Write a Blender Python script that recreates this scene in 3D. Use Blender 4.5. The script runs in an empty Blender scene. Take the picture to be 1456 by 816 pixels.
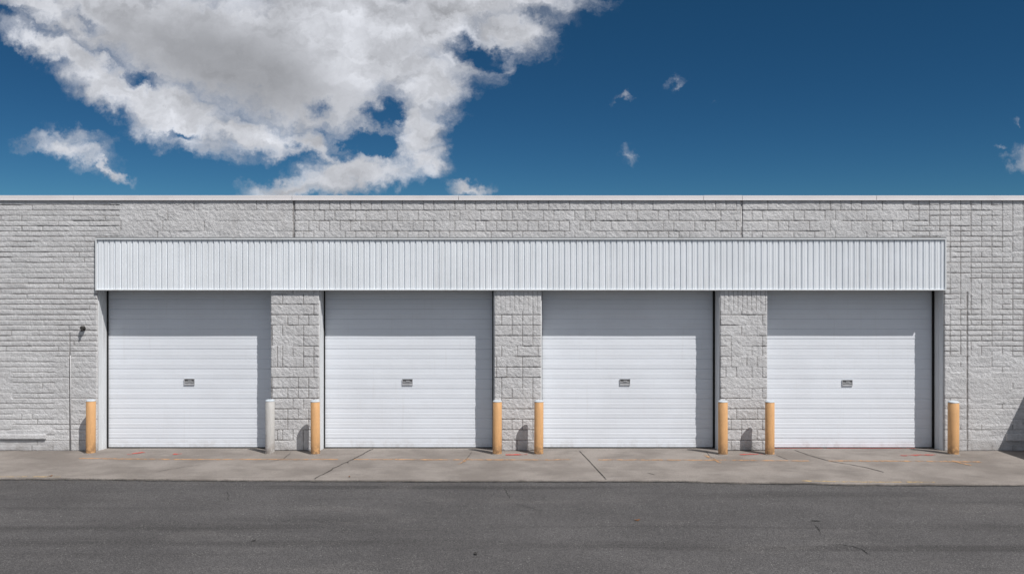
import bpy, bmesh, math, random
import numpy as np
from math import radians as R
random.seed(7)

# ------------------------------------------------------------------ camera, light, exposure
H, F, D = 3.185, 1241.0, 17.0          # eye height, focal length in photo pixels, distance to the wall
sc = bpy.context.scene
C = sc.collection
cam = bpy.data.objects.new('camera', bpy.data.cameras.new('camera'))
C.objects.link(cam)
cam.location = (0, -D, H); cam.rotation_euler = (R(90), 0, 0)
cam.data.sensor_width = 36; cam.data.lens = 36 * F / 1456
cam.data.clip_end = 5000
sc.camera = cam

SUN_EL, SUN_AZ = 54.5, 137.0           # azimuth clockwise from +Y
sl = bpy.data.lights.new('sun', 'SUN'); sl.energy = 4.6; sl.angle = R(0.5); sl.color = (1.0, 0.965, 0.925)
so = bpy.data.objects.new('sun', sl); C.objects.link(so)
so.rotation_euler = (R(90 - SUN_EL), 0, R(180 - SUN_AZ))
from mathutils import Vector
sd = Vector((math.sin(R(SUN_AZ)) * math.cos(R(SUN_EL)), math.cos(R(SUN_AZ)) * math.cos(R(SUN_EL)), math.sin(R(SUN_EL))))
so.rotation_euler = sd.to_track_quat('Z', 'Y').to_euler()

sc.view_settings.view_transform = 'Standard'; sc.view_settings.look = 'None'
sc.view_settings.gamma = 1; sc.view_settings.exposure = 0.06
sc.view_settings.use_curve_mapping = False

w = bpy.data.worlds.new('World'); sc.world = w; w.use_nodes = True
nt = w.node_tree; nt.nodes.clear()
def N(tree, t, **kw):
    n = tree.nodes.new(t)
    for k, v in kw.items():
        if k == 'ins':
            for a, b in v.items(): n.inputs[a].default_value = b
        else: setattr(n, k, v)
    return n
def M_(tree, op, a, b=None, c=None, clamp=False):
    n = tree.nodes.new('ShaderNodeMath'); n.operation = op; n.use_clamp = clamp
    for i, v in enumerate((a, b, c)):
        if v is None: continue
        if isinstance(v, (int, float)): n.inputs[i].default_value = v
        else: tree.links.new(v, n.inputs[i])
    return n.outputs[0]
def sstep(tree, v, a, b, lo=0.0, hi=1.0):
    n = tree.nodes.new('ShaderNodeMapRange'); n.interpolation_type = 'SMOOTHSTEP'
    n.inputs[1].default_value = a; n.inputs[2].default_value = b
    n.inputs[3].default_value = lo; n.inputs[4].default_value = hi
    tree.links.new(v, n.inputs[0]); return n.outputs[0]
def mixc(tree, f, a, b, mode='MIX'):
    n = tree.nodes.new('ShaderNodeMix'); n.data_type = 'RGBA'; n.blend_type = mode
    for i, v in ((0, f), (6, a), (7, b)):
        if isinstance(v, (int, float)): n.inputs[i].default_value = v
        elif isinstance(v, tuple): n.inputs[i].default_value = (*v, 1) if len(v) == 3 else v
        else: tree.links.new(v, n.inputs[i])
    return n.outputs[2]

def build_world():
    L = nt.links
    sky = N(nt, 'ShaderNodeTexSky', sky_type='NISHITA', sun_disc=False, sun_elevation=R(SUN_EL),
            sun_rotation=R(SUN_AZ), altitude=3000, air_density=1.0, dust_density=0.0, ozone_density=3.0)
    tc = N(nt, 'ShaderNodeTexCoord')
    sep = N(nt, 'ShaderNodeSeparateXYZ'); L.new(tc.outputs['Generated'], sep.inputs[0])
    ay = M_(nt, 'MAXIMUM', M_(nt, 'ABSOLUTE', sep.outputs[1]), 0.02)
    u = M_(nt, 'DIVIDE', sep.outputs[0], ay); v = M_(nt, 'DIVIDE', sep.outputs[2], ay)
    uv = N(nt, 'ShaderNodeCombineXYZ'); L.new(u, uv.inputs[0]); L.new(v, uv.inputs[1])
    # warp
    def noise(vec, scale, detail=8, rough=0.55, color=False, dist=0.0):
        n = N(nt, 'ShaderNodeTexNoise', ins={'Scale': scale, 'Detail': detail, 'Roughness': rough, 'Distortion': dist})
        L.new(vec, n.inputs['Vector']); return n.outputs['Color' if color else 'Fac']
    def vm(op, a, b):
        n = N(nt, 'ShaderNodeVectorMath', operation=op)
        for i, x in enumerate((a, b)):
            if isinstance(x, tuple): n.inputs[i].default_value = x
            elif isinstance(x, (int, float)): n.inputs['Scale'].default_value = x
            else: L.new(x, n.inputs[i])
        return n.outputs[0]
    wn = noise(uv.outputs[0], 12, 3, 0.5, True); wf = noise(uv.outputs[0], 42, 9, 0.62, True)
    wc = vm('SUBTRACT', wn, (0.5, 0.5, 0.5))
    warp = vm('ADD', vm('ADD', uv.outputs[0], vm('SCALE', wc, 0.045)), vm('SCALE', vm('SUBTRACT', wf, (0.5, 0.5, 0.5)), 0.050))
    def blob(x, y, rx, ry, rot=0.0, vec=warp):
        m = N(nt, 'ShaderNodeMapping', vector_type='TEXTURE')
        m.inputs['Location'].default_value = ((x - 728) / F, (408 - y) / F, 0)
        m.inputs['Rotation'].default_value = (0, 0, -R(rot))
        m.inputs['Scale'].default_value = (rx / F, ry / F, 1)
        L.new(vec, m.inputs['Vector'])
        # drop z so that the ellipse is two-dimensional
        z = N(nt, 'ShaderNodeVectorMath', operation='MULTIPLY'); L.new(m.outputs[0], z.inputs[0]); z.inputs[1].default_value = (1, 1, 0)
        l = N(nt, 'ShaderNodeVectorMath', operation='LENGTH'); L.new(z.outputs[0], l.inputs[0])
        return l.outputs['Value']
    pos = [(215,30,150,62,10,1.3),(360,75,205,85,15,1.4),(490,45,190,85,0,1.4),(660,2,150,36,-3,1.1),(725,45,48,26,15,.9),
           (612,120,52,42,0,1),(598,180,34,48,5,.95),(603,225,30,28,0,.85),(500,250,88,24,-8,1.0),(420,264,60,16,-6,.8),
           (150,118,62,30,24,.9),(240,150,118,40,24,1.15),(350,188,85,24,10,1.0),(105,78,105,20,26,1.0),(60,2,75,15,14,.85),(150,15,60,20,10,.8),
           (95,216,66,18,8,.58),(155,236,42,9,28,.5),(455,205,62,16,25,.85),(560,175,30,10,10,.4),(662,270,26,9,0,.75),(887,135,20,10,-12,.20),(962,122,27,16,-25,.10)]
    wisps = [(722,88,28,19,-15,.6),(895,213,15,13,0,.8),(1458,224,30,20,0,1.1),(1427,205,11,7,0,.5),(1019,149,8,6,0,.4),(1454,176,9,8,0,.6),(120,200,60,14,15,.7)]
    neg = [(205,112,34,13,25,.9),(262,190,28,8,5,.6),(455,148,20,14,10,.8),(545,162,34,17,0,.8),(530,205,34,15,15,.8),(118,28,30,11,28,.7),
           (672,68,34,18,20,.8),(545,228,10,22,20,.3),(415,200,12,10,20,.5),(490,215,28,8,20,.5),(50,40,40,12,20,.4)]
    Fw = None
    for x, y, rx, ry, rot, wt in wisps:
        l = blob(x, y, rx * 1.2, ry * 1.2, rot); a = M_(nt, 'SUBTRACT', wt, M_(nt, 'MULTIPLY', l, max(wt, .75)))
        Fw = a if Fw is None else M_(nt, 'MAXIMUM', Fw, a)
    Fd = None
    for x, y, rx, ry, rot, wt in pos:
        l = blob(x, y, rx * 1.25, ry * 1.25, rot)
        a = M_(nt, 'SUBTRACT', wt, M_(nt, 'MULTIPLY', l, max(wt, .75)))
        if Fd is None: Fd = a
        else:
            n = nt.nodes.new('ShaderNodeMath'); n.operation = 'SMOOTH_MAX'
            L.new(Fd, n.inputs[0]); L.new(a, n.inputs[1]); n.inputs[2].default_value = 0.10; Fd = n.outputs[0]
    for x, y, rx, ry, rot, wt in neg:
        l = blob(x, y, rx * 1.3, ry * 1.3, rot)
        a = M_(nt, 'MULTIPLY', M_(nt, 'SUBTRACT', 1.0, l, clamp=True), wt * 0.95)
        Fd = M_(nt, 'SUBTRACT', Fd, a)
    # streaky stretch for the fine structure
    mp = N(nt, 'ShaderNodeMapping'); mp.inputs['Rotation'].default_value = (0, 0, R(25)); mp.inputs['Scale'].default_value = (0.62, 1.35, 1)
    L.new(warp, mp.inputs['Vector'])
    n1 = noise(mp.outputs[0], 18, 13, 0.63)
    n2 = noise(mp.outputs[0], 5, 3, 0.5)
    dn = M_(nt, 'SUBTRACT', n1, 0.5)
    dens = M_(nt, 'ADD', Fd, M_(nt, 'MULTIPLY', dn, 1.25))
    alpha = sstep(nt, dens, -0.26, 0.66)
    alpha = M_(nt, 'MAXIMUM', alpha, sstep(nt, M_(nt, 'ADD', Fw, M_(nt, 'MULTIPLY', dn, 2.6)), 0.0, 1.3, 0.0, 0.72))
    BLP = sstep(nt, blob(330, 95, 190, 58, 17, uv.outputs[0]), 1.5, 0.6)
    # relief: noise sampled a step towards the sun
    off = vm('ADD', mp.outputs[0], (0.010, 0.013, 0))
    n1b = noise(off, 16, 4, 0.5); n1a = noise(mp.outputs[0], 16, 4, 0.5)
    rel = M_(nt, 'MULTIPLY', M_(nt, 'MULTIPLY', M_(nt, 'SUBTRACT', n1a, n1b), M_(nt, 'SUBTRACT', 1.0, M_(nt, 'MULTIPLY', BLP, 0.75))), 1.1)
    deep = sstep(nt, M_(nt, 'ADD', Fd, M_(nt, 'MULTIPLY', M_(nt, 'SUBTRACT', n2, 0.5), 1.3)), 0.30, 0.85)
    lum = M_(nt, 'ADD', M_(nt, 'ADD', M_(nt, 'MULTIPLY', deep, -0.07), 0.64), rel)
    # a grey belly in the middle of the big cloud
    bl = sstep(nt, blob(330, 95, 190, 58, 17, uv.outputs[0]), 1.6, 0.15)
    lum = M_(nt, 'SUBTRACT', lum, M_(nt, 'MULTIPLY', bl, M_(nt, 'ADD', 0.14, M_(nt, 'MULTIPLY', n2, 0.14))))
    rim = sstep(nt, blob(265, 165, 190, 24, 22), 1.5, 0.2)
    rim2 = sstep(nt, blob(480, 70, 90, 60, 40), 1.3, 0.2)
    lum = M_(nt, 'ADD', lum, M_(nt, 'MULTIPLY', M_(nt, 'MAXIMUM', rim, rim2), 0.10))
    lum = M_(nt, 'MAXIMUM', lum, 0.12)
    ccol = N(nt, 'ShaderNodeVectorMath', operation='SCALE'); ccol.inputs[0].default_value = (0.905, 0.93, 1.0)
    L.new(lum, ccol.inputs['Scale'])
    # sky strength is 0.07 for the blue, the cloud is given in scene units
    hs = N(nt, 'ShaderNodeHueSaturation', ins={'Saturation': 1.12, 'Value': 1.0}); L.new(sky.outputs[0], hs.inputs['Color'])
    cs = N(nt, 'ShaderNodeVectorMath', operation='SCALE'); cs.inputs['Scale'].default_value = 1 / 0.06; L.new(ccol.outputs[0], cs.inputs[0])
    # unseen clouds added overhead and behind the camera to lift the ambient light
    gz = noise(tc.outputs['Generated'], 2.2, 8, 0.6)
    up = sstep(nt, v, 0.42, 0.75)
    back = sstep(nt, sep.outputs[1], 0.05, -0.25)
    rest = M_(nt, 'MULTIPLY', M_(nt, 'MAXIMUM', up, back), sstep(nt, gz, 0.42, 0.58))
    front = M_(nt, 'MULTIPLY', alpha, M_(nt, 'SUBTRACT', 1.0, back))
    alpha = M_(nt, 'MAXIMUM', front, M_(nt, 'MULTIPLY', rest, 0.95))
    # a deep, clean polarised blue
    s1 = N(nt, 'ShaderNodeVectorMath', operation='SCALE'); s1.inputs['Scale'].default_value = 0.06; L.new(hs.outputs[0], s1.inputs[0])
    gm = N(nt, 'ShaderNodeGamma', ins={'Gamma': 1.75}); L.new(s1.outputs[0], gm.inputs[0])
    s2 = N(nt, 'ShaderNodeVectorMath', operation='MULTIPLY'); s2.inputs[1].default_value = (1.50 / .06, 2.08 / .06, 1.50 / .06); L.new(gm.outputs[0], s2.inputs[0])
    s3 = N(nt, 'ShaderNodeVectorMath', operation='MULTIPLY_ADD'); s3.inputs[1].default_value = (0.90, 0.72, 0.76)
    s3.inputs[2].default_value = (0.0055 / .06, 0.031 / .06, 0.064 / .06); L.new(s2.outputs[0], s3.inputs[0])
    col = mixc(nt, alpha, s3.outputs[0], cs.outputs[0])
    bg = N(nt, 'ShaderNodeBackground', ins={'Strength': 0.06}); L.new(col, bg.inputs[0])
    out = N(nt, 'ShaderNodeOutputWorld'); L.new(bg.outputs[0], out.inputs[0])
build_world()
w.cycles.sampling_method = 'MANUAL'; w.cycles.sample_map_resolution = 512

# ------------------------------------------------------------------ helpers
def tag(o, label=None, cat=None, group=None, kind=None):
    if label: o['label'] = label
    if cat: o['category'] = cat
    if group: o['group'] = group
    if kind: o['kind'] = kind
    return o
def X_(px, y=0.0): return (px - 728) * (D + y) / F
def Z_(py, y=0.0): return H - (py - 408) * (D + y) / F
def G_(px, py, z=0.0):
    d = (H - z) * F / (py - 408); return ((px - 728) * d / F, -D + d)
def empty(name, loc=(0, 0, 0)):
    o = bpy.data.objects.new(name, None); C.objects.link(o); o.location = loc; return o
class MB:
    def __init__(s): s.v = []; s.f = []; s.sm = []
    def box(s, x0, x1, y0, y1, z0, z1):
        b = len(s.v)
        s.v += [(x0,y0,z0),(x1,y0,z0),(x1,y1,z0),(x0,y1,z0),(x0,y0,z1),(x1,y0,z1),(x1,y1,z1),(x0,y1,z1)]
        for q in ((0,3,2,1),(4,5,6,7),(0,1,5,4),(1,2,6,5),(2,3,7,6),(3,0,4,7)): s.f.append(tuple(b+i for i in q)); s.sm.append(False)
        return s
    def quad(s, *p):
        b = len(s.v); s.v += list(p); s.f.append(tuple(range(b, b+len(p)))); s.sm.append(False); return s
    def lathe(s, prof, n=32, cx=0, cy=0, cap=True):
        b = len(s.v)
        for r, z in prof:
            for i in range(n): a = 2*math.pi*i/n; s.v.append((cx+r*math.cos(a), cy+r*math.sin(a), z))
        for k in range(len(prof)-1):
            for i in range(n):
                j = (i+1) % n; s.f.append((b+k*n+i, b+k*n+j, b+(k+1)*n+j, b+(k+1)*n+i)); s.sm.append(True)
        if cap:
            s.f.append(tuple(b+(len(prof)-1)*n+i for i in range(n))); s.sm.append(False)
            s.f.append(tuple(b+i for i in reversed(range(n)))); s.sm.append(False)
        return s
    def tube(s, pts, r, n=12):
        b = len(s.v); P = [Vector(p) for p in pts]
        for i, p in enumerate(P):
            t = (P[min(i+1, len(P)-1)] - P[max(i-1, 0)]).normalized()
            a = t.orthogonal().normalized() if abs(t.x) > .9 or abs(t.z) > .9 else t.cross(Vector((0,0,1))).normalized()
            c = t.cross(a)
            for k in range(n):
                q = 2*math.pi*k/n; s.v.append(tuple(p + a*(r*math.cos(q)) + c*(r*math.sin(q))))
        for i in range(len(P)-1):
            for k in range(n):
                j = (k+1) % n; s.f.append((b+i*n+k, b+i*n+j, b+(i+1)*n+j, b+(i+1)*n+k)); s.sm.append(True)
        s.f.append(tuple(b+k for k in reversed(range(n)))); s.sm.append(False)
        s.f.append(tuple(b+(len(P)-1)*n+k for k in range(n))); s.sm.append(False)
        return s
    def build(s, name, mat, parent=None, bevel=0):
        me = bpy.data.meshes.new(name); me.from_pydata(s.v, [], s.f); me.update()
        me.polygons.foreach_set('use_smooth', s.sm)
        o = bpy.data.objects.new(name, me); C.objects.link(o); me.materials.append(mat)
        if parent: o.parent = parent
        if bevel:
            bm = bmesh.new(); bm.from_mesh(me)
            ed = [e for e in bm.edges if len(e.link_faces) == 2 and e.calc_face_angle(0) > 0.6]
            bmesh.ops.bevel(bm, geom=ed, offset=bevel, segments=2, affect='EDGES', profile=0.6)
            bm.to_mesh(me); bm.free()
        return o

# ------------------------------------------------------------------ materials
class Mat:
    def __init__(s, name, rough=0.7, spec=0.4, metal=0.0):
        s.m = bpy.data.materials.new(name); s.m.use_nodes = True; s.t = s.m.node_tree
        s.b = s.t.nodes['Principled BSDF']
        s.b.inputs['Roughness'].default_value = rough; s.b.inputs['Specular IOR Level'].default_value = spec
        s.b.inputs['Metallic'].default_value = metal
        s.tc = N(s.t, 'ShaderNodeTexCoord')
    def vec(s, scale=(1, 1, 1), coord='Object', rot=(0, 0, 0), loc=(0, 0, 0)):
        m = N(s.t, 'ShaderNodeMapping'); m.inputs['Scale'].default_value = scale
        m.inputs['Rotation'].default_value = rot; m.inputs['Location'].default_value = loc
        s.t.links.new(s.tc.outputs[coord], m.inputs[0]); return m.outputs[0]
    def noise(s, scale, detail=6, rough=0.6, vec=None, dist=0.0):
        n = N(s.t, 'ShaderNodeTexNoise', ins={'Scale': scale, 'Detail': detail, 'Roughness': rough, 'Distortion': dist})
        s.t.links.new(vec or s.vec(), n.inputs['Vector']); return n.outputs['Fac']
    def voro(s, scale, vec=None, feature='F1', out='Distance'):
        n = N(s.t, 'ShaderNodeTexVoronoi', feature=feature, ins={'Scale': scale})
        s.t.links.new(vec or s.vec(), n.inputs['Vector']); return n.outputs[out]
    def color(s, c):
        if isinstance(c, tuple): s.b.inputs['Base Color'].default_value = (*c, 1)
        else: s.t.links.new(c, s.b.inputs['Base Color'])
        return s
    def bump(s, h, strength=0.3, dist=0.01, prev=None):
        n = N(s.t, 'ShaderNodeBump', ins={'Strength': strength, 'Distance': dist})
        s.t.links.new(h, n.inputs['Height'])
        if prev: s.t.links.new(prev, n.inputs['Normal'])
        s.t.links.new(n.outputs[0], s.b.inputs['Normal']); return n.outputs[0]
    def roughness(s, v): s.t.links.new(v, s.b.inputs['Roughness'])
    def ss(s, v, a, b, lo=0., hi=1.): return sstep(s.t, v, a, b, lo, hi)
    def mix(s, f, a, b, mode='MIX'): return mixc(s.t, f, a, b, mode)

def m_block():
    m = Mat('painted_split_face_block', 0.85, 0.2)
    at = N(m.t, 'ShaderNodeAttribute', attribute_name='joint')
    at2 = N(m.t, 'ShaderNodeAttribute', attribute_name='tone')
    c = m.mix(m.ss(m.noise(1.1, 4), 0.35, 0.7), (0.572, 0.572, 0.582), (0.655, 0.655, 0.665))
    c = m.mix(m.ss(m.noise(16, 8, 0.7), 0.36, 0.66), m.mix(1.0, c, (0.80, 0.795, 0.79), 'MULTIPLY'), c)
    c = m.mix(M_(m.t, 'MULTIPLY', at2.outputs['Fac'], 0.16), c, (0.30, 0.29, 0.285))
    # dirt in the joints
    j = M_(m.t, 'MULTIPLY', m.ss(at.outputs['Fac'], 0.12, 0.60), m.ss(m.noise(7, 5), 0.32, 0.62, 0.50, 1.0))
    c = m.mix(M_(m.t, 'MULTIPLY', j, 0.76, clamp=True), c, (0.105, 0.09, 0.082))
    # small open pores
    p = m.ss(m.voro(26, m.vec((1, 1, 1.6))), 0.10, 0.04)
    p = M_(m.t, 'MULTIPLY', p, m.ss(m.noise(3.5, 4), 0.54, 0.64))
    c = m.mix(M_(m.t, 'MULTIPLY', p, 0.55), c, (0.10, 0.09, 0.085))
    # rain streaks under the coping and splash dirt at the foot
    sep = N(m.t, 'ShaderNodeSeparateXYZ'); m.t.links.new(m.vec(), sep.inputs[0])
    st = m.ss(m.noise(2.2, 6, 0.65, m.vec((3, 1, 0.12))), 0.50, 0.72)
    st = M_(m.t, 'MULTIPLY', st, m.ss(sep.outputs[2], 3.9, 4.9, 0.15, 0.55))
    c = m.mix(M_(m.t, 'MULTIPLY', st, 0.5), c, (0.29, 0.275, 0.26))
    lo = M_(m.t, 'MULTIPLY', m.ss(sep.outputs[2], 0.30, 0.0), m.ss(m.noise(4, 7, 0.7), 0.38, 0.62))
    c = m.mix(M_(m.t, 'MULTIPLY', lo, 0.6), c, (0.26, 0.24, 0.225))
    m.color(c)
    h = M_(m.t, 'ADD', m.noise(55, 6, 0.65), M_(m.t, 'MULTIPLY', m.voro(38), 0.5))
    m.bump(h, 0.75, 0.012)
    return m.m
def m_paint(name, base, dark, rough=0.45, grime=0.35, bump=0.10, streak=(6, 6, 0.5), spec=0.4):
    m = Mat(name, rough, spec)
    c = m.mix(m.ss(m.noise(1.3, 5, 0.6), 0.35, 0.7), base, tuple(v * 0.94 for v in base))
    s = m.ss(m.noise(1.6, 7, 0.65, m.vec(streak)), 0.50, 0.78)
    c = m.mix(M_(m.t, 'MULTIPLY', s, grime), c, dark)
    sp = m.ss(m.noise(34, 3, 0.5), 0.70, 0.78)
    c = m.mix(M_(m.t, 'MULTIPLY', sp, 0.4 * grime), c, dark)
    m.color(c); m.roughness(m.ss(m.noise(5, 5), 0.3, 0.7, rough - .06, rough + .12))
    m.bump(m.noise(3.0, 4, 0.5), bump, 0.02)
    return m.m
def m_door():
    m = Mat('white_enamel_slats', 0.42, 0.45)
    base = (0.715, 0.75, 0.805)
    c = m.mix(m.ss(m.noise(0.9, 4), 0.35, 0.7), base, (0.675, 0.705, 0.755))
    s = m.ss(m.noise(2.0, 7, 0.7, m.vec((0.35, 1, 9))), 0.48, 0.78)
    c = m.mix(M_(m.t, 'MULTIPLY', s, 0.22), c, (0.56, 0.56, 0.57))
    v = m.ss(m.noise(2.0, 6, 0.65, m.vec((7, 1, 0.35))), 0.55, 0.80)
    c = m.mix(M_(m.t, 'MULTIPLY', v, 0.16), c, (0.46, 0.44, 0.42))
    sep = N(m.t, 'ShaderNodeSeparateXYZ'); m.t.links.new(m.vec(), sep.inputs[0])
    lo = M_(m.t, 'MULTIPLY', m.ss(sep.outputs[2], 0.25, 0.0), m.ss(m.noise(6, 7, 0.7), 0.42, 0.66))
    c = m.mix(M_(m.t, 'MULTIPLY', lo, 0.35), c, (0.42, 0.39, 0.36))
    m.color(c); m.roughness(m.ss(m.noise(5, 5), 0.3, 0.7, 0.38, 0.55))
    m.bump(m.noise(1.6, 4, 0.5, m.vec((0.6, 1, 2))), 0.25, 0.02)
    return m.m
def m_asphalt():
    m = Mat('asphalt', 0.88, 0.25)
    c = m.mix(m.ss(m.noise(0.35, 5, 0.6), 0.35, 0.68), (0.080, 0.077, 0.078), (0.104, 0.100, 0.101))
    # long tyre-wear and oil bands along the street
    b = m.ss(m.noise(1.0, 6, 0.62, m.vec((0.10, 1.1, 1))), 0.50, 0.70)
    c = m.mix(M_(m.t, 'MULTIPLY', b, 0.60), c, (0.045, 0.043, 0.043))
    b = m.ss(m.noise(1.3, 4, 0.5, m.vec((0.05, 1.6, 1), loc=(3, 2, 0))), 0.60, 0.72)
    c = m.mix(M_(m.t, 'MULTIPLY', b, 0.50), c, (0.034, 0.032, 0.032))
    gs = m.ss(m.noise(0.7, 8, 0.68, m.vec((0.5, 1.3, 1), loc=(9, 4, 0))), 0.53, 0.66)
    c = m.mix(M_(m.t, 'MULTIPLY', gs, 0.45), c, (0.135, 0.128, 0.126))
    ag = m.voro(95, out='Color')
    g = N(m.t, 'ShaderNodeSeparateColor'); m.t.links.new(ag, g.inputs[0])
    c = m.mix(m.ss(g.outputs[0], 0.15, 0.9, 0.0, 0.75), m.mix(1., c, (0.55, 0.55, 0.55), 'MULTIPLY'), m.mix(1., c, (1.35, 1.34, 1.33), 'MULTIPLY'))
    c = m.mix(M_(m.t, 'MULTIPLY', m.ss(g.outputs[1], 0.955, 0.985), m.ss(m.noise(2, 4), 0.4, 0.6, .15, .7)), c, (0.25, 0.245, 0.235))
    m.color(c)
    p = m.bump(m.voro(95), 0.55, 0.006)
    m.bump(m.noise(9, 8, 0.7), 0.35, 0.012, p)
    return m.m
def m_concrete():
    m = Mat('old_concrete', 0.88, 0.25)
    c = m.mix(m.ss(m.noise(0.9, 6, 0.62), 0.36, 0.64), (0.190, 0.167, 0.150), (0.290, 0.260, 0.236))
    c = m.mix(m.ss(m.noise(2.6, 8, 0.7, m.vec((0.5, 1.4, 1))), 0.52, 0.70, 0, 0.5), c, (0.12, 0.107, 0.098))
    c = m.mix(m.ss(m.noise(1.7, 7, 0.7, m.vec((0.35, 1.1, 1), loc=(5, 1, 0))), 0.54, 0.72, 0, 0.5), c, (0.31, 0.285, 0.265))
    c = m.mix(m.ss(m.noise(70, 4, 0.6), 0.40, 0.66, 0, 0.75), c, (0.12, 0.11, 0.102))
    c = m.mix(m.ss(m.noise(13, 5, 0.6), 0.68, 0.76, 0, 0.7), c, (0.075, 0.068, 0.062))
    m.color(c)
    p = m.bump(m.noise(85, 5, 0.6), 0.30, 0.006)
    m.bump(m.noise(3, 8, 0.65), 0.30, 0.03, p)
    return m.m
def m_worn(name, col, keep=0.5, dark=None, scale=11, vs=(1, 1, 1)):
    m = Mat(name, 0.8, 0.2)
    c = m.mix(m.ss(m.noise(6, 5), .4, .65), col, tuple(v * .8 for v in col)); m.color(c)
    a = m.ss(m.noise(scale, 9, 0.72, m.vec(vs)), keep - .07, keep + .07)
    a = M_(m.t, 'MULTIPLY', a, 0.85)
    tr = N(m.t, 'ShaderNodeBsdfTransparent'); mx = N(m.t, 'ShaderNodeMixShader')
    m.t.links.new(a, mx.inputs[0]); m.t.links.new(tr.outputs[0], mx.inputs[1]); m.t.links.new(m.b.outputs[0], mx.inputs[2])
    m.t.links.new(mx.outputs[0], m.t.nodes['Material Output'].inputs[0])
    return m.m
def m_bollard(name, base, rust=0.5):
    m = Mat(name, 0.55, 0.35)
    c = m.mix(m.ss(m.noise(3, 5), .35, .7), base, tuple(v * .86 for v in base))
    st = m.ss(m.noise(5, 7, .7, m.vec((3, 3, .4))), .52, .75)
    c = m.mix(M_(m.t, 'MULTIPLY', st, .55), c, tuple(v * .58 for v in base))
    sep = N(m.t, 'ShaderNodeSeparateXYZ'); m.t.links.new(m.vec(), sep.inputs[0])
    lo = M_(m.t, 'MULTIPLY', m.ss(sep.outputs[2], 0.30, 0.0), m.ss(m.noise(14, 7, .7, loc_rand(m)), .38, .54))
    c = m.mix(M_(m.t, 'MULTIPLY', lo, rust + .2), c, (0.13, 0.08, 0.05))
    ch = m.ss(m.noise(19, 5, .7, loc_rand(m)), .66, .71)
    c = m.mix(M_(m.t, 'MULTIPLY', ch, rust), c, (0.10, 0.06, 0.045))
    m.color(c); m.bump(m.noise(24, 5), .12, .01)
    return m.m
def loc_rand(m):
    oi = N(m.t, 'ShaderNodeObjectInfo'); a = N(m.t, 'ShaderNodeVectorMath', operation='ADD')
    s = N(m.t, 'ShaderNodeMath', operation='MULTIPLY'); s.inputs[1].default_value = 50
    m.t.links.new(oi.outputs['Random'], s.inputs[0])
    m.t.links.new(m.tc.outputs['Object'], a.inputs[0]); m.t.links.new(s.outputs[0], a.inputs[1]); return a.outputs[0]
def m_flat(name, col, rough=.7, metal=0., nscale=12, var=.25, bump=.1):
    m = Mat(name, rough, .35, metal)
    m.color(m.mix(m.ss(m.noise(nscale, 6, .65), .35, .68), col, tuple(v * (1 - var) for v in col)))
    m.bump(m.noise(nscale * 3, 4), bump, .005); return m.m

BLOCK = m_block(); DOOR = m_door(); ASPH = m_asphalt(); CONC = m_concrete()
FASC = m_paint('ribbed_white_sheet_metal', (0.745, 0.78, 0.82), (0.50, 0.50, 0.50), 0.45, 0.42, 0.12, (7, 7, 0.35))
COPE = m_paint('white_coping_metal', (0.70, 0.68, 0.69), (0.45, 0.42, 0.41), 0.5, 0.4, 0.1, (0.6, 1, 1))
FRAME = m_paint('white_frame_metal', (0.66, 0.68, 0.70), (0.36, 0.34, 0.33), 0.5, 0.5, 0.1, (5, 5, 0.4))
GREYT = m_flat('dark_grey_trim', (0.13, 0.135, 0.14), .6)
RUBBER = m_flat('black_rubber', (0.012, 0.012, 0.013), .8)
DARK = m_flat('dark_weathered_metal', (0.045, 0.042, 0.04), .65, .3)
ROOF = m_flat('roof_membrane', (0.30, 0.30, 0.30), .9)
CRACK = m_flat('dirt_filled_crack', (0.035, 0.031, 0.028), .95)
CRACKA = m_flat('asphalt_crack_filler', (0.020, 0.020, 0.020), .95)
PLATE = m_flat('scuffed_handle_metal', (0.50, 0.51, 0.53), .5, .1)
RECESS = m_flat('mid_grey_handle_recess', (0.20, 0.20, 0.205), .6)  # inside of the handle cup, a darker grey than its plate
ORANGE = m_worn('worn_orange_paint', (0.50, 0.29, 0.15), 0.47, vs=(.6, 1, 1))
RED = m_worn('worn_red_paint', (0.55, 0.09, 0.07), 0.47, scale=9, vs=(.6, 1, 1))
REDL = m_worn('red_threshold_paint', (0.50, 0.10, 0.09), 0.40, scale=7)
YEL = m_worn('worn_yellow_kerb_paint', (0.55, 0.40, 0.20), 0.50, vs=(.5, 1, 1))
TAN = m_bollard('tan_orange_bollard_paint', (0.63, 0.36, 0.165))
GREYB = m_bollard('pale_grey_bollard_paint', (0.50, 0.49, 0.475), .35)
CAPW = m_flat('white_cap_paint', (0.52, 0.57, 0.62), .55)
LEAF = m_flat('dry_leaf', (0.20, 0.09, 0.035), .8)

# ------------------------------------------------------------------ ground
def sheet(name, pts, z, mat, kind='structure'):
    b = MB(); b.quad(*[(x, y, z) for x, y in pts]); o = b.build(name, mat); tag(o, kind=kind); return o
st = MB()
S = 900
st.quad((-S, -S, -0.03), (S, -S, -0.03), (S, S, -0.03), (-S, S, -0.03))
o = st.build('street', ASPH); tag(o, 'worn grey asphalt street with small light stones', kind='structure')

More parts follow.
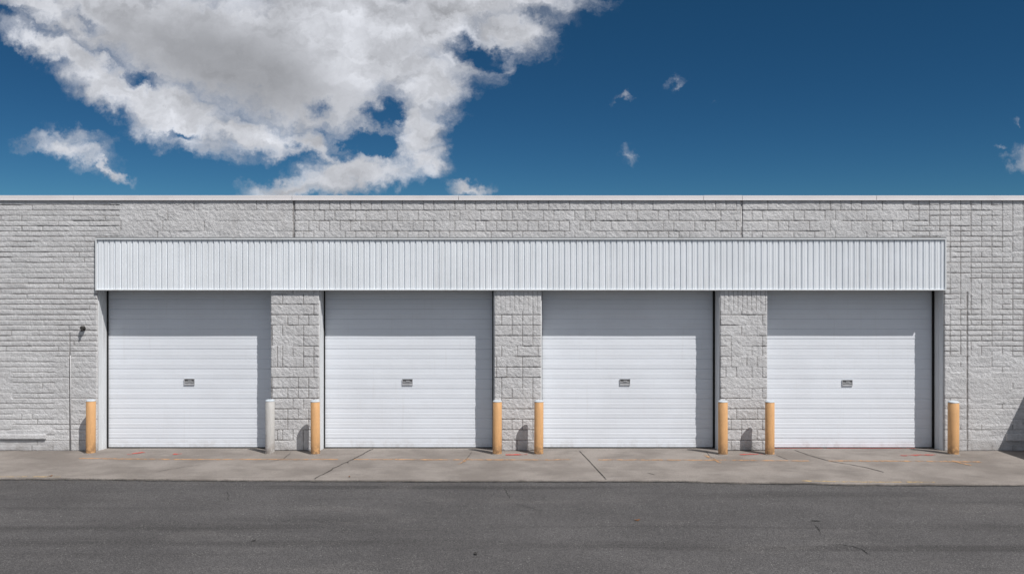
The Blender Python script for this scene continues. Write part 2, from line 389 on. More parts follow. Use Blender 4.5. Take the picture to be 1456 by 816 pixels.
# sidewalk: a slab with an irregular street edge
rs = random.Random(3)
edge = [(-16 * 73 + 728, 678)] + [(0, 679), (90, 679), (300, 681), (600, 682), (860, 682), (960, 682), (1010, 684), (1080, 685), (1140, 685), (1200, 687), (1330, 687.5), (1456, 688)] + [(2300, 692)]
ex, ey = [], []
for a, b in zip(edge[:-1], edge[1:]):
    n = max(2, int(abs(b[0] - a[0]) / 9))
    for i in range(n):
        t = i / n; px = a[0] + (b[0] - a[0]) * t; py = a[1] + (b[1] - a[1]) * t
        g = G_(px, py); ex.append(g[0]); ey.append(g[1] + rs.uniform(-.014, .014))
b = MB(); n = len(ex)
rows = []
for k in range(n):
    x, y = ex[k], ey[k]
    rows.append([(x, y - .004, -.06), (x, y, -.006), (x, y + .012, 0), (x, -.9, 0), (x, 0, 0), (x, .47, -.030)])
for r in rows: b.v += r
m_ = len(rows[0])
for k in range(n - 1):
    for j in range(m_ - 1):
        b.f.append((k*m_+j, (k+1)*m_+j, (k+1)*m_+j+1, k*m_+j+1)); b.sm.append(False)
o = b.build('pavement', CONC); tag(o, 'old grey brown concrete pavement in front of the doors', kind='structure')

def ribbon(name, pts, wd, z, mat, jit=0.0, step=.05, taper=False, seed=1, parent=None):
    """thin irregular strip on the ground following pixel points"""
    rr = random.Random(seed); P = [Vector(G_(*p)) for p in pts]; Q = []
    for a, c in zip(P[:-1], P[1:]):
        k = max(1, int((c - a).length / step))
        for i in range(k): Q.append(a.lerp(c, i / k))
    Q.append(P[-1])
    off = 0; W = MB(); nn = len(Q)
    for i, q in enumerate(Q):
        t = (Q[min(i+1, nn-1)] - Q[max(i-1, 0)]).normalized(); p = Vector((-t.y, t.x))
        off = off * .75 + rr.uniform(-jit, jit); ww = wd * (1 + (rr.uniform(-.45, .45) if jit else 0))
        if taper: ww *= min(1, 4 * min(i, nn-1-i) / nn + .15)
        c = q + p * off
        W.v += [(*(c + p * ww / 2), z), (*(c - p * ww / 2), z)]
    for i in range(nn - 1): W.f.append((2*i, 2*i+1, 2*i+3, 2*i+2)); W.sm.append(False)
    o = W.build(name, mat, parent); 
    return o
def joinobjs(name, obs, label=None):
    """merge helper ribbons into one mesh"""
    V, Fc = [], []
    for q in obs:
        o0 = len(V); V += [tuple(v.co) for v in q.data.vertices]; Fc += [tuple(i + o0 for i in p.vertices) for p in q.data.polygons]
    me = bpy.data.meshes.new(name); me.from_pydata(V, [], Fc); me.materials.append(obs[0].data.materials[0])
    for q in obs:
        d = q.data; bpy.data.objects.remove(q); bpy.data.meshes.remove(d)
    o = bpy.data.objects.new(name, me); C.objects.link(o); tag(o, label, kind='structure'); return o

jn = [ribbon('j', [(824, 641), (842, 660), (862, 681.5)], .018, .004, CRACK, .002, seed=4),
      ribbon('j', [(1130, 640), (1150, 647), (1178, 655), (1230, 664), (1257, 671)], .020, .004, CRACK, .006, seed=5),
      ribbon('j', [(530, 638), (505, 651), (488, 659), (470, 668), (447, 681)], .020, .004, CRACK, .012, seed=6),
      ribbon('j', [(1104, 647), (1120, 653)], .014, .004, CRACK, .005, seed=7),
      ribbon('j', [(415, 642), (405, 652), (380, 657)], .010, .004, CRACK, .010, seed=8, taper=True),
      ribbon('j', [(672, 641), (664, 652), (655, 660)], .008, .004, CRACK, .008, seed=9, taper=True),
      ribbon('j', [(300, 658), (240, 667), (212, 674)], .008, .004, CRACK, .012, seed=10, taper=True),
      ribbon('j', [(920, 672), (932, 675)], .016, .004, CRACK, .004, seed=11, taper=True),
      ribbon('j', [(1003, 641), (1012, 650), (1024, 656)], .007, .004, CRACK, .008, seed=12, taper=True)]
joinobjs('pavement_cracks', jn, 'dark joints and cracks across the concrete pavement')
eg = []
for k in range(len(edge) - 1):
    a, c = edge[k], edge[k+1]
    if a[0] < -400 or c[0] > 1900: continue
    eg.append(ribbon('e', [(a[0], a[1] + .3), (c[0], c[1] + .3)], .05, -.026, CRACKA, .012, seed=20 + k))
joinobjs('gutter_seam', eg, 'dark dirty seam between pavement and street')
ac = [ribbon('c', [(1177, 771), (1195, 770), (1213, 773), (1225, 777), (1237, 786)], .014, -.026, CRACKA, .010, step=.03, seed=31, taper=True),
      ribbon('c', [(1159, 742), (1164, 750), (1168, 757)], .010, -.026, CRACKA, .01, step=.03, seed=32, taper=True),
      ribbon('c', [(1152, 737), (1168, 738)], .05, -.026, CRACKA, .01, step=.03, seed=33, taper=True),
      ribbon('c', [(728, 708), (722, 700), (718, 690)], .010, -.026, CRACKA, .012, step=.03, seed=34, taper=True),
      ribbon('c', [(322, 696), (325, 703), (323, 709)], .009, -.026, CRACKA, .012, step=.03, seed=35, taper=True),
      ribbon('c', [(728, 712), (760, 720), (778, 724)], .008, -.026, CRACKA, .012, step=.03, seed=36, taper=True)]
joinobjs('street_cracks', ac, 'thin dark cracks in the asphalt street')

o = [ribbon('p', [(113, 651.5), (250, 653), (420, 653), (481, 653)], .075, .0045, ORANGE, .004, seed=41),
     ribbon('p', [(503, 653), (650, 653.5), (780, 653.5), (812, 653)], .08, .0045, ORANGE, .004, seed=42),
     ribbon('p', [(850, 653.5), (1020, 654), (1150, 655)], .075, .0045, ORANGE, .004, seed=43),
     ribbon('p', [(1178, 655), (1300, 655.5), (1394, 656.5)], .085, .0045, ORANGE, .004, seed=44)]
joinobjs('painted_line', o, 'worn orange line painted along the pavement')
o = [ribbon('p', [(651, 660), (666, 652)], .05, .0085, ORANGE, .01, seed=45),
     ribbon('p', [(1002, 647), (1026, 659)], .05, .0085, ORANGE, .01, seed=46),
     ribbon('p', [(1354, 655), (1382, 662)], .06, .0085, ORANGE, .01, seed=47)]
joinobjs('painted_arrows', o, 'small orange survey strokes sprayed beside the painted line')
o = [ribbon('p', [(719, 646.5), (750, 646.5)], .10, .0085, RED, .012, seed=51),
     ribbon('p', [(1052, 646.5), (1084, 646)], .10, .0085, RED, .012, seed=52),
     ribbon('p', [(1282, 648), (1330, 646.5)], .09, .0085, RED, .02, seed=53),
     ribbon('p', [(182, 646.5), (205, 643)], .08, .0085, RED, .02, seed=54),
     ribbon('p', [(247, 645.5), (258, 645.5)], .08, .0085, RED, .02, seed=55)]
joinobjs('sprayed_marks', o, 'faded red marks sprayed on the pavement')
o = [ribbon('p', [(-80, 677.5), (86, 677.8)], .05, .0045, YEL, .004, seed=61),
     ribbon('p', [(1140, 683.5), (1200, 684.8), (1330, 685.5)], .06, .0045, YEL, .004, seed=62)]
joinobjs('kerb_paint', o, 'worn yellow paint on the pavement edge')

# ------------------------------------------------------------------ the building
bld = empty('warehouse_building', (0, 0, 0))
tag(bld, 'long low pale grey block warehouse with four white roller doors', 'building')

def vnoise(x, y, seed):
    xi = np.floor(x).astype(np.int64); yi = np.floor(y).astype(np.int64)
    fx = x - xi; fy = y - yi; fx = fx*fx*(3-2*fx); fy = fy*fy*(3-2*fy)
    def h(a, b):
        n = (a * 374761393 + b * 668265263 + seed * 1442695041) & 0xffffffff
        n = ((n ^ (n >> 13)) * 1274126177) & 0xffffffff
        n = ((n ^ (n >> 16)) * 2246822519) & 0xffffffff
        return ((n ^ (n >> 15)) & 0xffff) / 65535.0
    return (h(xi, yi)*(1-fx) + h(xi+1, yi)*fx)*(1-fy) + (h(xi, yi+1)*(1-fx) + h(xi+1, yi+1)*fx)*fy
def hsh(a, b, seed):
    a = a.astype(np.int64); b = b.astype(np.int64)
    n = (a * 374761393 + b * 668265263 + seed * 97531) & 0xffffffff
    n = ((n ^ (n >> 13)) * 1274126177) & 0xffffffff
    n = ((n ^ (n >> 16)) * 2246822519) & 0xffffffff
    return ((n ^ (n >> 15)) & 0xffff) / 65535.0
def fbm(x, y, seed, o=4, ridge=False):
    s = 0; a = 1; t = 0
    for k in range(o):
        n = vnoise(x, y, seed + k)
        if ridge: n = 1 - np.abs(2*n - 1)
        s = s + n*a; t += a; a *= .55; x = x*2.03 + 3.1; y = y*2.03 + 1.7
    return s / t
CELL = .0127
XL, XR = X_(138), X_(1343)                      # outer jambs
ZF0, ZF1, ZTOP = Z_(412.5), Z_(340), Z_(284.5)   # fascia foot, fascia head, wall top
def face_height(X, Z):
    """how far the split face stands out of the wall, and how much joint there is"""
    row_h = np.full(X.shape, .2032)
    px = X * 73 + 728; py = 408 - (Z - H) * 73
    left = (px < 138) | ((px < 170) & (py < 338))
    right = (px > 1343) | ((px > 1296) & (py < 338))
    half = left | right
    row_h[half] = .1016
    zz = Z - (0.0 if False else 0)
    row = np.floor(zz / row_h + 1e-6); fz = zz / row_h - row
    dz = np.minimum(fz, 1 - fz) * row_h
    rowj = np.round(zz / row_h)
    colw = .2032
    shift = np.where((row % 2) == 0, 0.0, .1016)
    pilr = (px > 380) & (px < 1095) & (py > 412)
    shift = np.where(right | pilr, 0.0, shift)
    shift = np.where(pilr & (hsh(row, np.floor(X / .9), 77) > .7), .1016, shift)
    col = np.floor((X + shift) / colw + 1e-6); fx = (X + shift) / colw - col
    dx = np.minimum(fx, 1 - fx) * colw
    colj = np.round((X + shift) / colw)
    # presence of joints
    brk = fbm(X * 1.1, Z * 2.6, 50, 3)
    ph = np.where(half, 0.85, 1.0)
    hs_seg = hsh(rowj, np.floor(X / .81), 3)
    hp = np.where(hs_seg < ph, 1.0, .35) * np.clip((brk - .30) / .12, .25, 1)
    lowleft = left & (py > 500); lowright = right & (py > 505)
    odd = (rowj % 2) == 1
    hp = np.where(lowleft, np.where(hs_seg < .55, .75, .2), hp)
    hp = np.where(lowright, np.where(odd, .0, np.where(hs_seg < .5, .6, .12)), hp)
    hp = np.where(left & (py <= 500), np.maximum(hp, .7), hp)
    smooth_top = (px > 170) & (px < 415) & (py < 338)
    hp = np.where(smooth_top, hp * .35, hp)
    vseg = hsh(row, colj, 9)
    pv = np.where(left, .08, np.where(right, .78, .62))
    pv = np.where(smooth_top, .12, np.where(lowleft, .08, np.where(lowright, .12, pv)))
    vp = np.where(vseg < pv, np.where(right, .9, .8), .08)
    # fluted top course on the two right-hand pilasters
    jh = hp * np.clip(1 - dz / (CELL * 1.0), 0, 1)
    jv = vp * np.clip(1 - dx / (CELL * 1.0), 0, 1)
    j = np.maximum(jh, jv)
    pil = (px > 700) & (px < 1095) & (py > 412) & (py < 443)
    fl = np.clip(1 - np.abs(((X / .0889) % 1) - .5) * 2 * .0889 / .026, 0, 1)
    j = np.where(pil, np.maximum(jh * (py > 440), fl * .6), j)
    # control joints
    for cx, y0, y1, wd in ((418, 280, 338.5, .02), (1054.5, 280, 338.5, .02), (1375.5, 415, 645, .016), (99, 474, 645, .012)):
        d = np.abs(X - X_(cx)); j = np.where((py > y0) & (py < y1), np.maximum(j, np.clip(1.25 - d / wd, 0, 1) * (1.6 if wd > .016 else 1.1)), j)
    # cleft rock face
    wx = X + .05 * (fbm(X * 7, Z * 7, 70, 2) - .5); wz = Z + .05 * (fbm(X * 7, Z * 7, 80, 2) - .5)
    ang = .75; rx = wx * math.cos(ang) - wz * math.sin(ang); rz = wx * math.sin(ang) + wz * math.cos(ang)
    rough = fbm(rx * 14, rz * 27, 11, 4) - .5
    rid = fbm(rx * 15, rz * 21, 31, 3, True) - .5
    blk = hsh(row, np.floor((X + shift) / .4064), 21)
    tx = hsh(row, np.floor((X + shift) / .4064), 22) - .5; tz = hsh(row, np.floor((X + shift) / .4064), 23) - .5
    amp = np.where(half, .75, 1.0) * np.where(smooth_top, 1.15, 1)
    h = .0112 * rough * amp + .0050 * rid * amp + .005 * (blk - .5) + .006 * tz * (fz - .5) * 2 + .003 * tx * (fx - .5) * 2
    # pitched edges: faces fall back a little at the joints
    h = h - j * .015
    # smooth plinth band near the foot of the side walls
    base = half & (Z < .22)
    h = np.where(base, .55 * h + .004, h)
    return h, np.clip(j, 0, 1), blk
def rock_panel(x0, x1, z0, z1, acc):
    nx = max(2, int(round((x1 - x0) / CELL))) + 1; nz = max(2, int(round((z1 - z0) / CELL))) + 1
    xs = np.linspace(x0, x1, nx); zs = np.linspace(z0, z1, nz)
    X, Z = np.meshgrid(xs, zs)
    h, j, blk = face_height(X, Z)
    Y = -h
    jit = .35 * CELL
    Xo = X.copy(); Zo = Z.copy()
    Xo[1:-1, 1:-1] += (hsh(np.round(X/CELL), np.round(Z/CELL), 91)[1:-1, 1:-1] - .5) * jit * (j[1:-1, 1:-1] < .1)
    Zo[1:-1, 1:-1] += (hsh(np.round(X/CELL), np.round(Z/CELL), 92)[1:-1, 1:-1] - .5) * jit * (j[1:-1, 1:-1] < .1)
    Y[0, :] = Y[-1, :] = .035; Y[:, 0] = Y[:, -1] = .035
    # keep the outermost visible ring chipped but close to the corner
    Xo[:, 1] = x0 + .003; Xo[:, -2] = x1 - .003
    v = np.stack([Xo, Y, Zo], -1).reshape(-1, 3)
    i = np.arange((nz-1)*(nx-1)); r = i // (nx-1); c = i % (nx-1); a = r*nx + c
    q = np.stack([a, a+1, a+1+nx, a+nx], -1)
    acc.append((v, q, j.ravel(), blk.ravel()))
def rock_mesh(name, acc, extra, mat, parent):
    V, Q, J, T = [], [], [], []; o0 = 0
    for v, q, j, t in acc: V.append(v); Q.append(q + o0); J.append(j); T.append(t); o0 += len(v)
    for (x0, x1, y0, y1, z0, z1) in extra:
        b = MB().box(x0, x1, y0, y1, z0, z1); V.append(np.array(b.v)); Q.append(np.array(b.f) + o0)
        J.append(np.zeros(8)); T.append(np.full(8, .5)); o0 += 8
    V = np.concatenate(V); Q = np.concatenate(Q); J = np.concatenate(J); T = np.concatenate(T)
    me = bpy.data.meshes.new(name)
    me.vertices.add(len(V)); me.vertices.foreach_set('co', V.ravel().astype(np.float32))
    me.loops.add(len(Q)*4); me.loops.foreach_set('vertex_index', Q.ravel().astype(np.int32))
    me.polygons.add(len(Q)); me.polygons.foreach_set('loop_start', (np.arange(len(Q))*4).astype(np.int32))
    me.polygons.foreach_set('loop_total', np.full(len(Q), 4, np.int32))
    me.update(calc_edges=True)
    a = me.attributes.new('joint', 'FLOAT', 'POINT'); a.data.foreach_set('value', J.astype(np.float32))
    a = me.attributes.new('tone', 'FLOAT', 'POINT'); a.data.foreach_set('value', T.astype(np.float32))
    me.materials.append(mat)
    o = bpy.data.objects.new(name, me); C.objects.link(o); o.parent = parent
    return o
WL, WR, DEEP = -15.0, 15.5, .42
HB = .022
acc = []
def rock_front(acc):
    def seg(a, b): return np.linspace(a, b, int(round((b - a) / CELL)) + 1)
    zo = ZF1 - .02
    xs = np.concatenate([seg(WL, XL), seg(XL, XR)[1:], seg(XR, WR)[1:]]); zs = np.concatenate([seg(-.01, zo), seg(zo, ZTOP)[1:]])
    X, Z = np.meshgrid(xs, zs); h, j, blk = face_height(X, Z); Y = -h; nz, nx = X.shape
    e = 1e-6
    Y[(X >= XL - e) & (X <= XR + e) & (Z <= zo + e)] = .035
    Y[0, :] = Y[-1, :] = .035; Y[:, 0] = Y[:, -1] = .035
    jit = .35 * CELL; ok = (j < .1) & (np.abs(X - XL) > .02) & (np.abs(X - XR) > .02); ok[0] = ok[-1] = False
    Xo = X + (hsh(np.round(X/CELL), np.round(Z/CELL), 91) - .5) * jit * ok
    Zo = Z + (hsh(np.round(X/CELL), np.round(Z/CELL), 92) - .5) * jit * ok
    Xo[(np.abs(X - XL + CELL) < .004) & (Z < zo)] = XL - .003; Xo[(np.abs(X - XR - CELL) < .004) & (Z < zo)] = XR + .003
    v = np.stack([Xo, Y, Zo], -1).reshape(-1, 3)
    i = np.arange((nz-1)*(nx-1)); r = i // (nx-1); c = i % (nx-1); a = r*nx + c
    q = np.stack([a, a+1, a+1+nx, a+nx], -1)
    xc = (xs[:-1] + xs[1:])[c] / 2; zc = (zs[:-1] + zs[1:])[r] / 2
    q = q[~((xc > XL) & (xc < XR) & (zc < zo))]
    used = np.unique(q); mp = np.zeros(len(v), np.int64); mp[used] = np.arange(len(used))
    acc.append((v[used], mp[q], j.ravel()[used], blk.ravel()[used]))
rock_front(acc)
ex_ = [(WL, XL - .001, HB, 14, -.3, ZTOP), (XR + .001, WR, HB, 14, -.3, ZTOP), (XL + .001, XR - .001, HB, 14.0, ZF0 + .012, ZTOP - .002)]
wall = rock_mesh('wall', acc, ex_, BLOCK, bld)
tag(wall, 'rough pale grey split face block wall with dark joints')
jambs = [(138, 385), (453.5, 703), (769.5, 1024), (1091, 1343)]
plab = ['block pilaster between first and second roller door', 'block pilaster between second and third roller door', 'block pilaster between third and fourth roller door']
for k, (a, c) in enumerate(((385, 453.5), (703, 769.5), (1024, 1091))):
    acc = []; rock_panel(X_(a), X_(c), -.01, ZF0 + .01, acc)
    p = rock_mesh('pilaster', acc, [(X_(a) + .001, X_(c) - .001, HB, .9, -.3, ZF0 + .011)], BLOCK, bld); p['label'] = plab[k]
MB().box(WL + .1, WR - .1, .25, 13.9, ZTOP - .05, ZTOP + .03).build('roof', ROOF, bld)
# back wall of the bays keeps the building closed
MB().box(XL, XR, .9, .95, -.3, ZF0 + .012).build('bay_partition', GREYT, bld)

# coping
CZ0, CZ1 = Z_(285), Z_(278.2)
seams = [-1180, -700, -240, 105, 415.5, 652, 1000, 1055, 1245.5, 1640, 1850]
for a, c in zip(seams[:-1], seams[1:]):
    x0, x1 = max(WL - .02, X_(a)), min(WR + .02, X_(c))
    if x1 <= x0: continue
    dzr = random.Random(a).uniform(-.002, .002)
    MB().box(x0 + .004, x1 - .004, -.028, .28, CZ0 + dzr*.3, CZ1 + dzr).box(x0 + .002, x1 - .002, -.036, -.0275, CZ0 - .004, CZ0 + .012 + dzr*.3).build('coping', COPE, bld, .003)

# fascia of ribbed sheet metal
def fascia(x0, x1):
    pitch = .1125; prof = []     # (x, y)
    n = int(math.ceil((x1 - x0) / pitch)); y0 = -.032; rr = random.Random(5)
    for k in range(n):
        x = x0 + k * pitch; j = rr.uniform(-.0035, .0035); q = rr.uniform(-.002, .002)
        prof += [(x + .000, y0), (x + .006 + j, y0 + .019), (x + .022 + j, y0 + .019), (x + .030 + j, y0 + q),
                 (x + .052 + q, y0 - .002 + q), (x + .056 + q, y0 + .004), (x + .063 + q, y0 + .004), (x + .068 + q, y0 - .001), (x + .090, y0 + .001 + q)]
    prof = [p for p in prof if p[0] < x1] + [(x1, y0)]
    b = MB(); zs = [ZF0 + .012 + (ZF1 - ZF0 - .030) * t / 8 for t in range(9)]
    for z in zs:
        for i, (x, y) in enumerate(prof): b.v.append((x, y + .0012 * math.sin(x * 3.1 + z * 4) , z))
    m = len(prof)
    for r in range(8):
        for i in range(m - 1): b.f.append((r*m+i, r*m+i+1, (r+1)*m+i+1, (r+1)*m+i)); b.sm.append(False)
    return b
xs_ = X_(735.5)
for a, c in ((XL - .012 + .02, xs_ - .002), (xs_ + .002, XR + .012 - .02)):
    fascia(a, c).build('ribbed_fascia', FASC, bld)
MB().box(XL - .012, XR + .012, -.055, .018, ZF1 - .014, ZF1 + .016).build('head_flashing', FRAME, bld, .003)
MB().box(XL - .010, XR + .010, -.045, .018, ZF1 + .018, ZF1 + .034).build('sealant_strip', GREYT, bld)
MB().box(XL - .012, XL + .012, -.054, .016, ZF0 + .018, ZF1 - .016).build('end_trim', FRAME, bld, .003)
MB().box(XR - .012, XR + .012, -.054, .016, ZF0 + .018, ZF1 - .016).build('end_trim', FRAME, bld, .003)
MB().box(XL - .012, XR + .012, -.056, .018, ZF0 - .006, ZF0 + .015).build('drip_edge', FRAME, bld, .002)
MB().box(XL + .004, XR - .004, .018, DEEP + .05, ZF0 - .012, ZF0 + .010).build('soffit', GREYT, bld)

# roller doors
PITCH = .1985
dlab = ['white ribbed roller door at the far left, beside the wall fixture', 'white ribbed roller door between the first and second pilasters',
        'white ribbed roller door between the second and third pilasters', 'white ribbed roller door at the far right with red line at its foot']
hpx = [(269.5, 542.5), (579.5, 543), (888.5, 543), (1204.5, 544)]
ZB = -.018
for k, (a, c) in enumerate(jambs):
    x0, x1 = X_(a), X_(c)
    # slat curtain: extruded profile
    rr = random.Random(100 + k)
    prof = []; z = ZB + .02
    z0off = Z_(636.5, DEEP)
    zc = Z_(636.5, DEEP) - 0.0
    zz = ZB + .015
    joints = []
    first = Z_(623.2, DEEP)
    q = first
    lines = [first + i * PITCH for i in range(-1, 17)]
    prof.append((0.0, ZB + .01))
    for i in range(len(lines) - 1):
        l0, l1 = lines[i], lines[i+1]
        e = rr.uniform(-.0015, .0015)
        seg = [(.010, l0 - .002), (.010, l0 + .002), (.001 + e, l0 + .005), (-.001 + e, l0 + .040), (.001 + e, l0 + .046), (.001 + e, l0 + .052), (-.0008 + e, l0 + .060),
               (-.0015 + e, l0 + .103), (.0012 + e, l0 + .112), (.0012 + e, l0 + .117), (-.0002 + e, l0 + .126), (.0008 + e, l0 + .165), (.0018 + e, l0 + .190)]
        prof += [s for s in seg if s[1] > ZB + .012 and s[1] < ZF0 + .10]
    b = MB(); xs = [x0 + .012 + (x1 - x0 - .024) * i / 12 for i in range(13)]
    ph = rr.uniform(0, 6)
    for x in xs:
        for y, z in prof: b.v.append((x, DEEP + y + .0014 * math.sin(x * 2.3 + z * 1.7 + ph) , z))
    m = len(prof)
    for i in range(12):
        for j in range(m - 1): b.f.append((i*m+j, (i+1)*m+j, (i+1)*m+j+1, i*m+j+1)); b.sm.append(False)
    dr = b.build('roller_door', DOOR, bld); dr['label'] = dlab[k]
    # bottom seal
    MB().box(x0 + .03, x1 - .05, DEEP - .012, DEEP + .03, -.045, ZB + .012).build('bottom_seal', RUBBER, dr, .003)
    # guide rails
    MB().box(x0 + .0135, x0 + .034, DEEP - .045, DEEP - .003, -.045, ZF0 - .013).build('guide_rail', RUBBER, dr, .002)
    MB().box(x1 - .050, x1 - .0135, DEEP - .045, DEEP - .003, -.045, ZF0 - .013).build('guide_rail', RUBBER, dr, .002)
    # painted lining of both reveals
    fr = MB()
    fr.box(x0 - .0005, x0 + .013, .050, DEEP + .06, -.045, ZF0 - .013); fr.box(x0 + .013, x0 + .022, .20, .215, -.04, ZF0 - .02); fr.build('door_frame', FRAME, dr); fr = MB()
    fr.box(x1 - .013, x1 + .0005, .050, DEEP + .06, -.045, ZF0 - .013); fr.box(x1 - .022, x1 - .013, .20, .215, -.04, ZF0 - .02)
    fr.build('door_frame', FRAME, dr)
    # lift handle: pressed cup with a bar
    hx, hz = X_(hpx[k][0], DEEP), Z_(hpx[k][1], DEEP); hw, hh = .105, .062
    p = MB()
    yb = DEEP - .020
    p.box(hx - hw, hx + hw, yb, DEEP - .003, hz - hh, hz - hh + .030)
    p.box(hx - hw, hx - hw + .010, yb, DEEP - .003, hz - hh + .030, hz + hh)
    p.box(hx + hw - .010, hx + hw, yb, DEEP - .003, hz - hh + .030, hz + hh)
    p.box(hx - hw + .010, hx + hw - .010, yb, DEEP - .003, hz + hh - .010, hz + hh)
    p.build('lift_handle', PLATE, dr, .002)
    MB().box(hx - hw + .010, hx + hw - .010, DEEP - .006, DEEP - .004, hz - hh + .030, hz + hh - .010).build('handle_recess', RECESS, dr)
    MB().box(hx - hw + .016, hx + hw - .016, DEEP - .016, DEEP - .008, hz - .016, hz - .004).box(hx - .03, hx + .045, DEEP - .015, DEEP - .008, hz + .012, hz + .03).build('handle_bar', PLATE, dr, .001)
# threshold line of the fourth door
x0, x1 = X_(jambs[3][0]), X_(jambs[3][1])
o = MB().quad((x0 + .02, .355, -.017), (x1 - .40, .355, -.017), (x1 - .40, .400, -.020), (x0 + .02, .400, -.020)).build('threshold_paint', REDL)
tag(o, 'thin red line painted under the right roller door', kind='structure')

# ledges at the foot of the side walls
MB().box(-11.5, X_(66), -.045, .02, Z_(623.2), Z_(617.2)).build('ledge', BLOCK, bld, .006)
MB().box(X_(1430), 14.0, -.050, .02, Z_(626), Z_(616)).build('ledge', BLOCK, bld, .006)
# vertical conduit on the left wall
MB().tube([(X_(101), -.022, Z_(505)), (X_(101.2), -.022, Z_(560)), (X_(101.5), -.022, .0)], .008).build('conduit', BLOCK, bld)

# ------------------------------------------------------------------ things on and by the wall
t = empty('wall_fixture', (X_(119.5), 0, Z_(467))); tag(t, 'small dark weathered fixture on the block wall left of the first door', 'wall fixture')
MB().lathe([(.001, 0), (.035, 0), (.038, .004), (.034, .016), (.02, .020)], 20).build('back_plate', DARK, t).rotation_euler = (R(90), 0, 0)
MB().tube([(0, -.01, 0), (0, -.05, .004), (.002, -.085, -.01), (.004, -.10, -.045)], .020).build('spout', DARK, t)
MB().lathe([(.040, -.01), (.048, 0), (.045, .04), (.025, .052)], 18, 0.0, -.055).build('hood', DARK, t)

BH = 1.04
def bollard(px, base, top, mat, label, wscale=1.0, lean=0.0, group='safety bollards along the wall'):
    x, y = G_(px, base); y = max(-.38, min(-.26, y - .10)) ; x = X_(px, y)
    zt = Z_(top, y); r = .0870 * wscale
    t = empty('bollard', (x, y, 0)); tag(t, label, 'bollard', group)
    rl = random.Random(int(px)); t.rotation_euler = (rl.uniform(-.012, .006), lean + rl.uniform(-.007, .007), 0)
    MB().lathe([(r * 1.0, -.04), (r, .02), (r * 1.004, .3), (r, zt - .022), (r * .985, zt - .020)], 40).build('post', mat, t)
    MB().lathe([(r * 1.010, zt - .022), (r * 1.025, zt - .018), (r * 1.01, zt - .010), (r * .93, zt - .001), (r * .70, zt + .009), (r * .35, zt + .014), (.004, zt + .016)], 40).build('cap', CAPW, t)
    MB().lathe([(r * 1.22, -.004), (r * 1.20, .006), (r * 1.02, .014)], 28, cap=False).build('base_collar', CONC, t)
    return t
bollard(129, 641.5, 568.5, TAN, 'tan bollard left of the first roller door')
bollard(384, 643, 568.5, GREYB, 'the only pale grey bollard, right of the first roller door')
bollard(448.5, 644, 569.5, TAN, 'tan bollard left of the second roller door')
bollard(707, 644, 569.5, TAN, 'tan bollard right of the second roller door')
bollard(766, 644, 569.5, TAN, 'tan bollard left of the third roller door')
bollard(1028, 644.5, 569.8, TAN, 'tan bollard right of the third roller door', 1.04)
bollard(1094.5, 644.5, 570, TAN, 'tan bollard left of the fourth roller door')
bollard(1355.5, 644, 570.5, TAN, 'slightly thicker scuffed tan bollard right of the fourth roller door', 1.15, R(.5))

# low wing wall just outside the frame on the right: it throws the slanting shade on the wall
t = empty('wing_wall', (10.42, -.06, 0)); tag(t, 'low grey block wing wall standing out from the building at its right', 'wall')
wz = (10.28 - X_(1419)) * 2.02
MB().box(-.12, .12, -1.9, -.02, -.03, wz).build('wall_body', BLOCK, t, .004)
MB().box(-.14, .14, -1.94, -.02, wz + .002, wz + .05).build('wall_cap', CONC, t, .004)

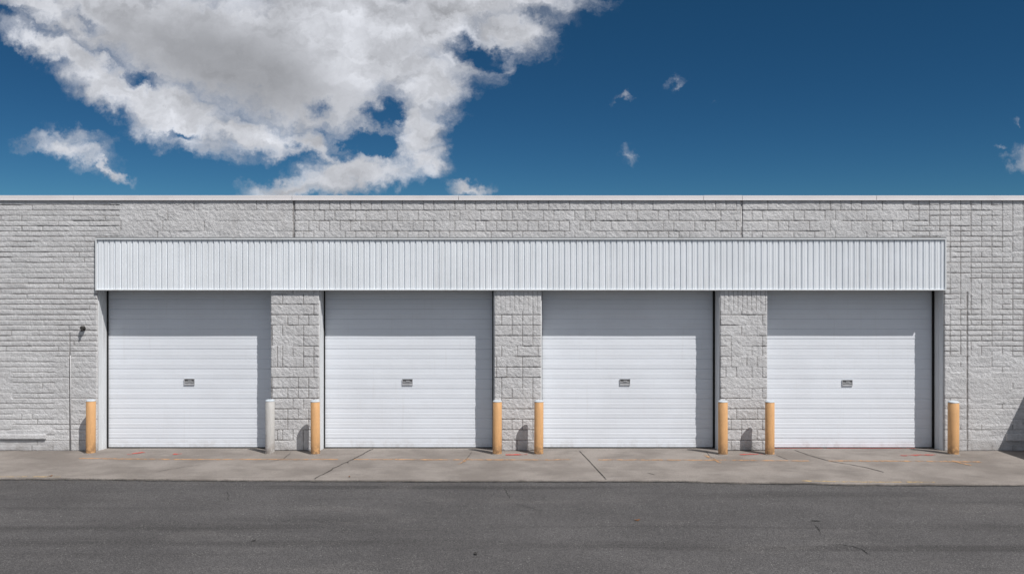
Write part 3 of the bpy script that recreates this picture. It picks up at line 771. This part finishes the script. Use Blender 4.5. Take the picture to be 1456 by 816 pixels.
# litter
def leaf(px, py, z, s, rot, label, mat=LEAF):
    x, y = G_(px, py, z); o = empty('dry_leaf', (x, y, z + .004)); bpy.data.objects.remove(o)
    b = MB(); pts = [(-1, 0), (-.5, .45), (.1, .55), (.7, .3), (1.1, 0), (.6, -.35), (0, -.5), (-.6, -.35)]
    for i, (a, c) in enumerate(pts): b.v.append((a*s, c*s, .25*s*abs(a) + .1*s*(i % 2)))
    b.v.append((0, 0, .02*s))
    for i in range(8): b.f.append((i, (i+1) % 8, 8)); b.sm.append(False)
    for i in range(8): b.v.append(tuple(q + (.0015 if n == 2 else 0) for n, q in enumerate(b.v[i])))
    for i in range(8): b.f.append((9 + i, 9 + (i+1) % 8, (i+1) % 8, i)); b.sm.append(False)
    o = b.build('dry_leaf', mat); o.location = (x, y, z + .006); o.rotation_euler = (0, 0, rot)
    tag(o, label, 'leaf', 'dry leaves on the ground')
leaf(906, 740, -.03, .045, .3, 'brown leaf lying in the middle of the street')
leaf(72, 677, 0, .04, 1.0, 'brown leaf at the left end of the pavement edge')
leaf(497, 678, 0, .03, 2.0, 'reddish leaf on the pavement edge before the second door')
leaf(495, 658, 0, .025, 2.6, 'dark leaf on the pavement beside the long diagonal crack', DARK)
leaf(361, 769, -.03, .03, .8, 'small dark leaf on the street in front of the first door', DARK)
leaf(676, 788, -.03, .045, 1.8, 'small dark leaf on the street near the bottom of the photo', DARK)

def grit():
    rr = random.Random(77); b = MB()
    for k in range(2600):
        px = rr.uniform(-60, 1520)
        i = max(j for j in range(len(edge)) if edge[j][0] <= px); a, c = edge[i], edge[i+1]
        py = a[1] + (c[1] - a[1]) * (px - a[0]) / (c[0] - a[0])
        if math.sin(px * .013) + math.sin(px * .041 + 2) + rr.uniform(-1, 1.5) < 0: continue
        x, y = G_(px, py); y -= .01 + rr.expovariate(9); r_ = rr.uniform(.003, .010); q = len(b.v); th = rr.uniform(0, 6)
        for m in range(3): b.v.append((x + r_*math.cos(th + 2.1*m), y + r_*math.sin(th + 2.1*m), -.029))
        b.v.append((x, y, -.029 + r_ * rr.uniform(.5, 1.1)))
        for f in ((0, 1, 3), (1, 2, 3), (2, 0, 3)): b.f.append(tuple(q + i_ for i_ in f)); b.sm.append(False)
    o = b.build('gravel', m_flat('grit', (0.17, 0.15, 0.13), .95, 0, 40, .6)); tag(o, 'loose grit gathered along the pavement edge', kind='stuff')
grit()
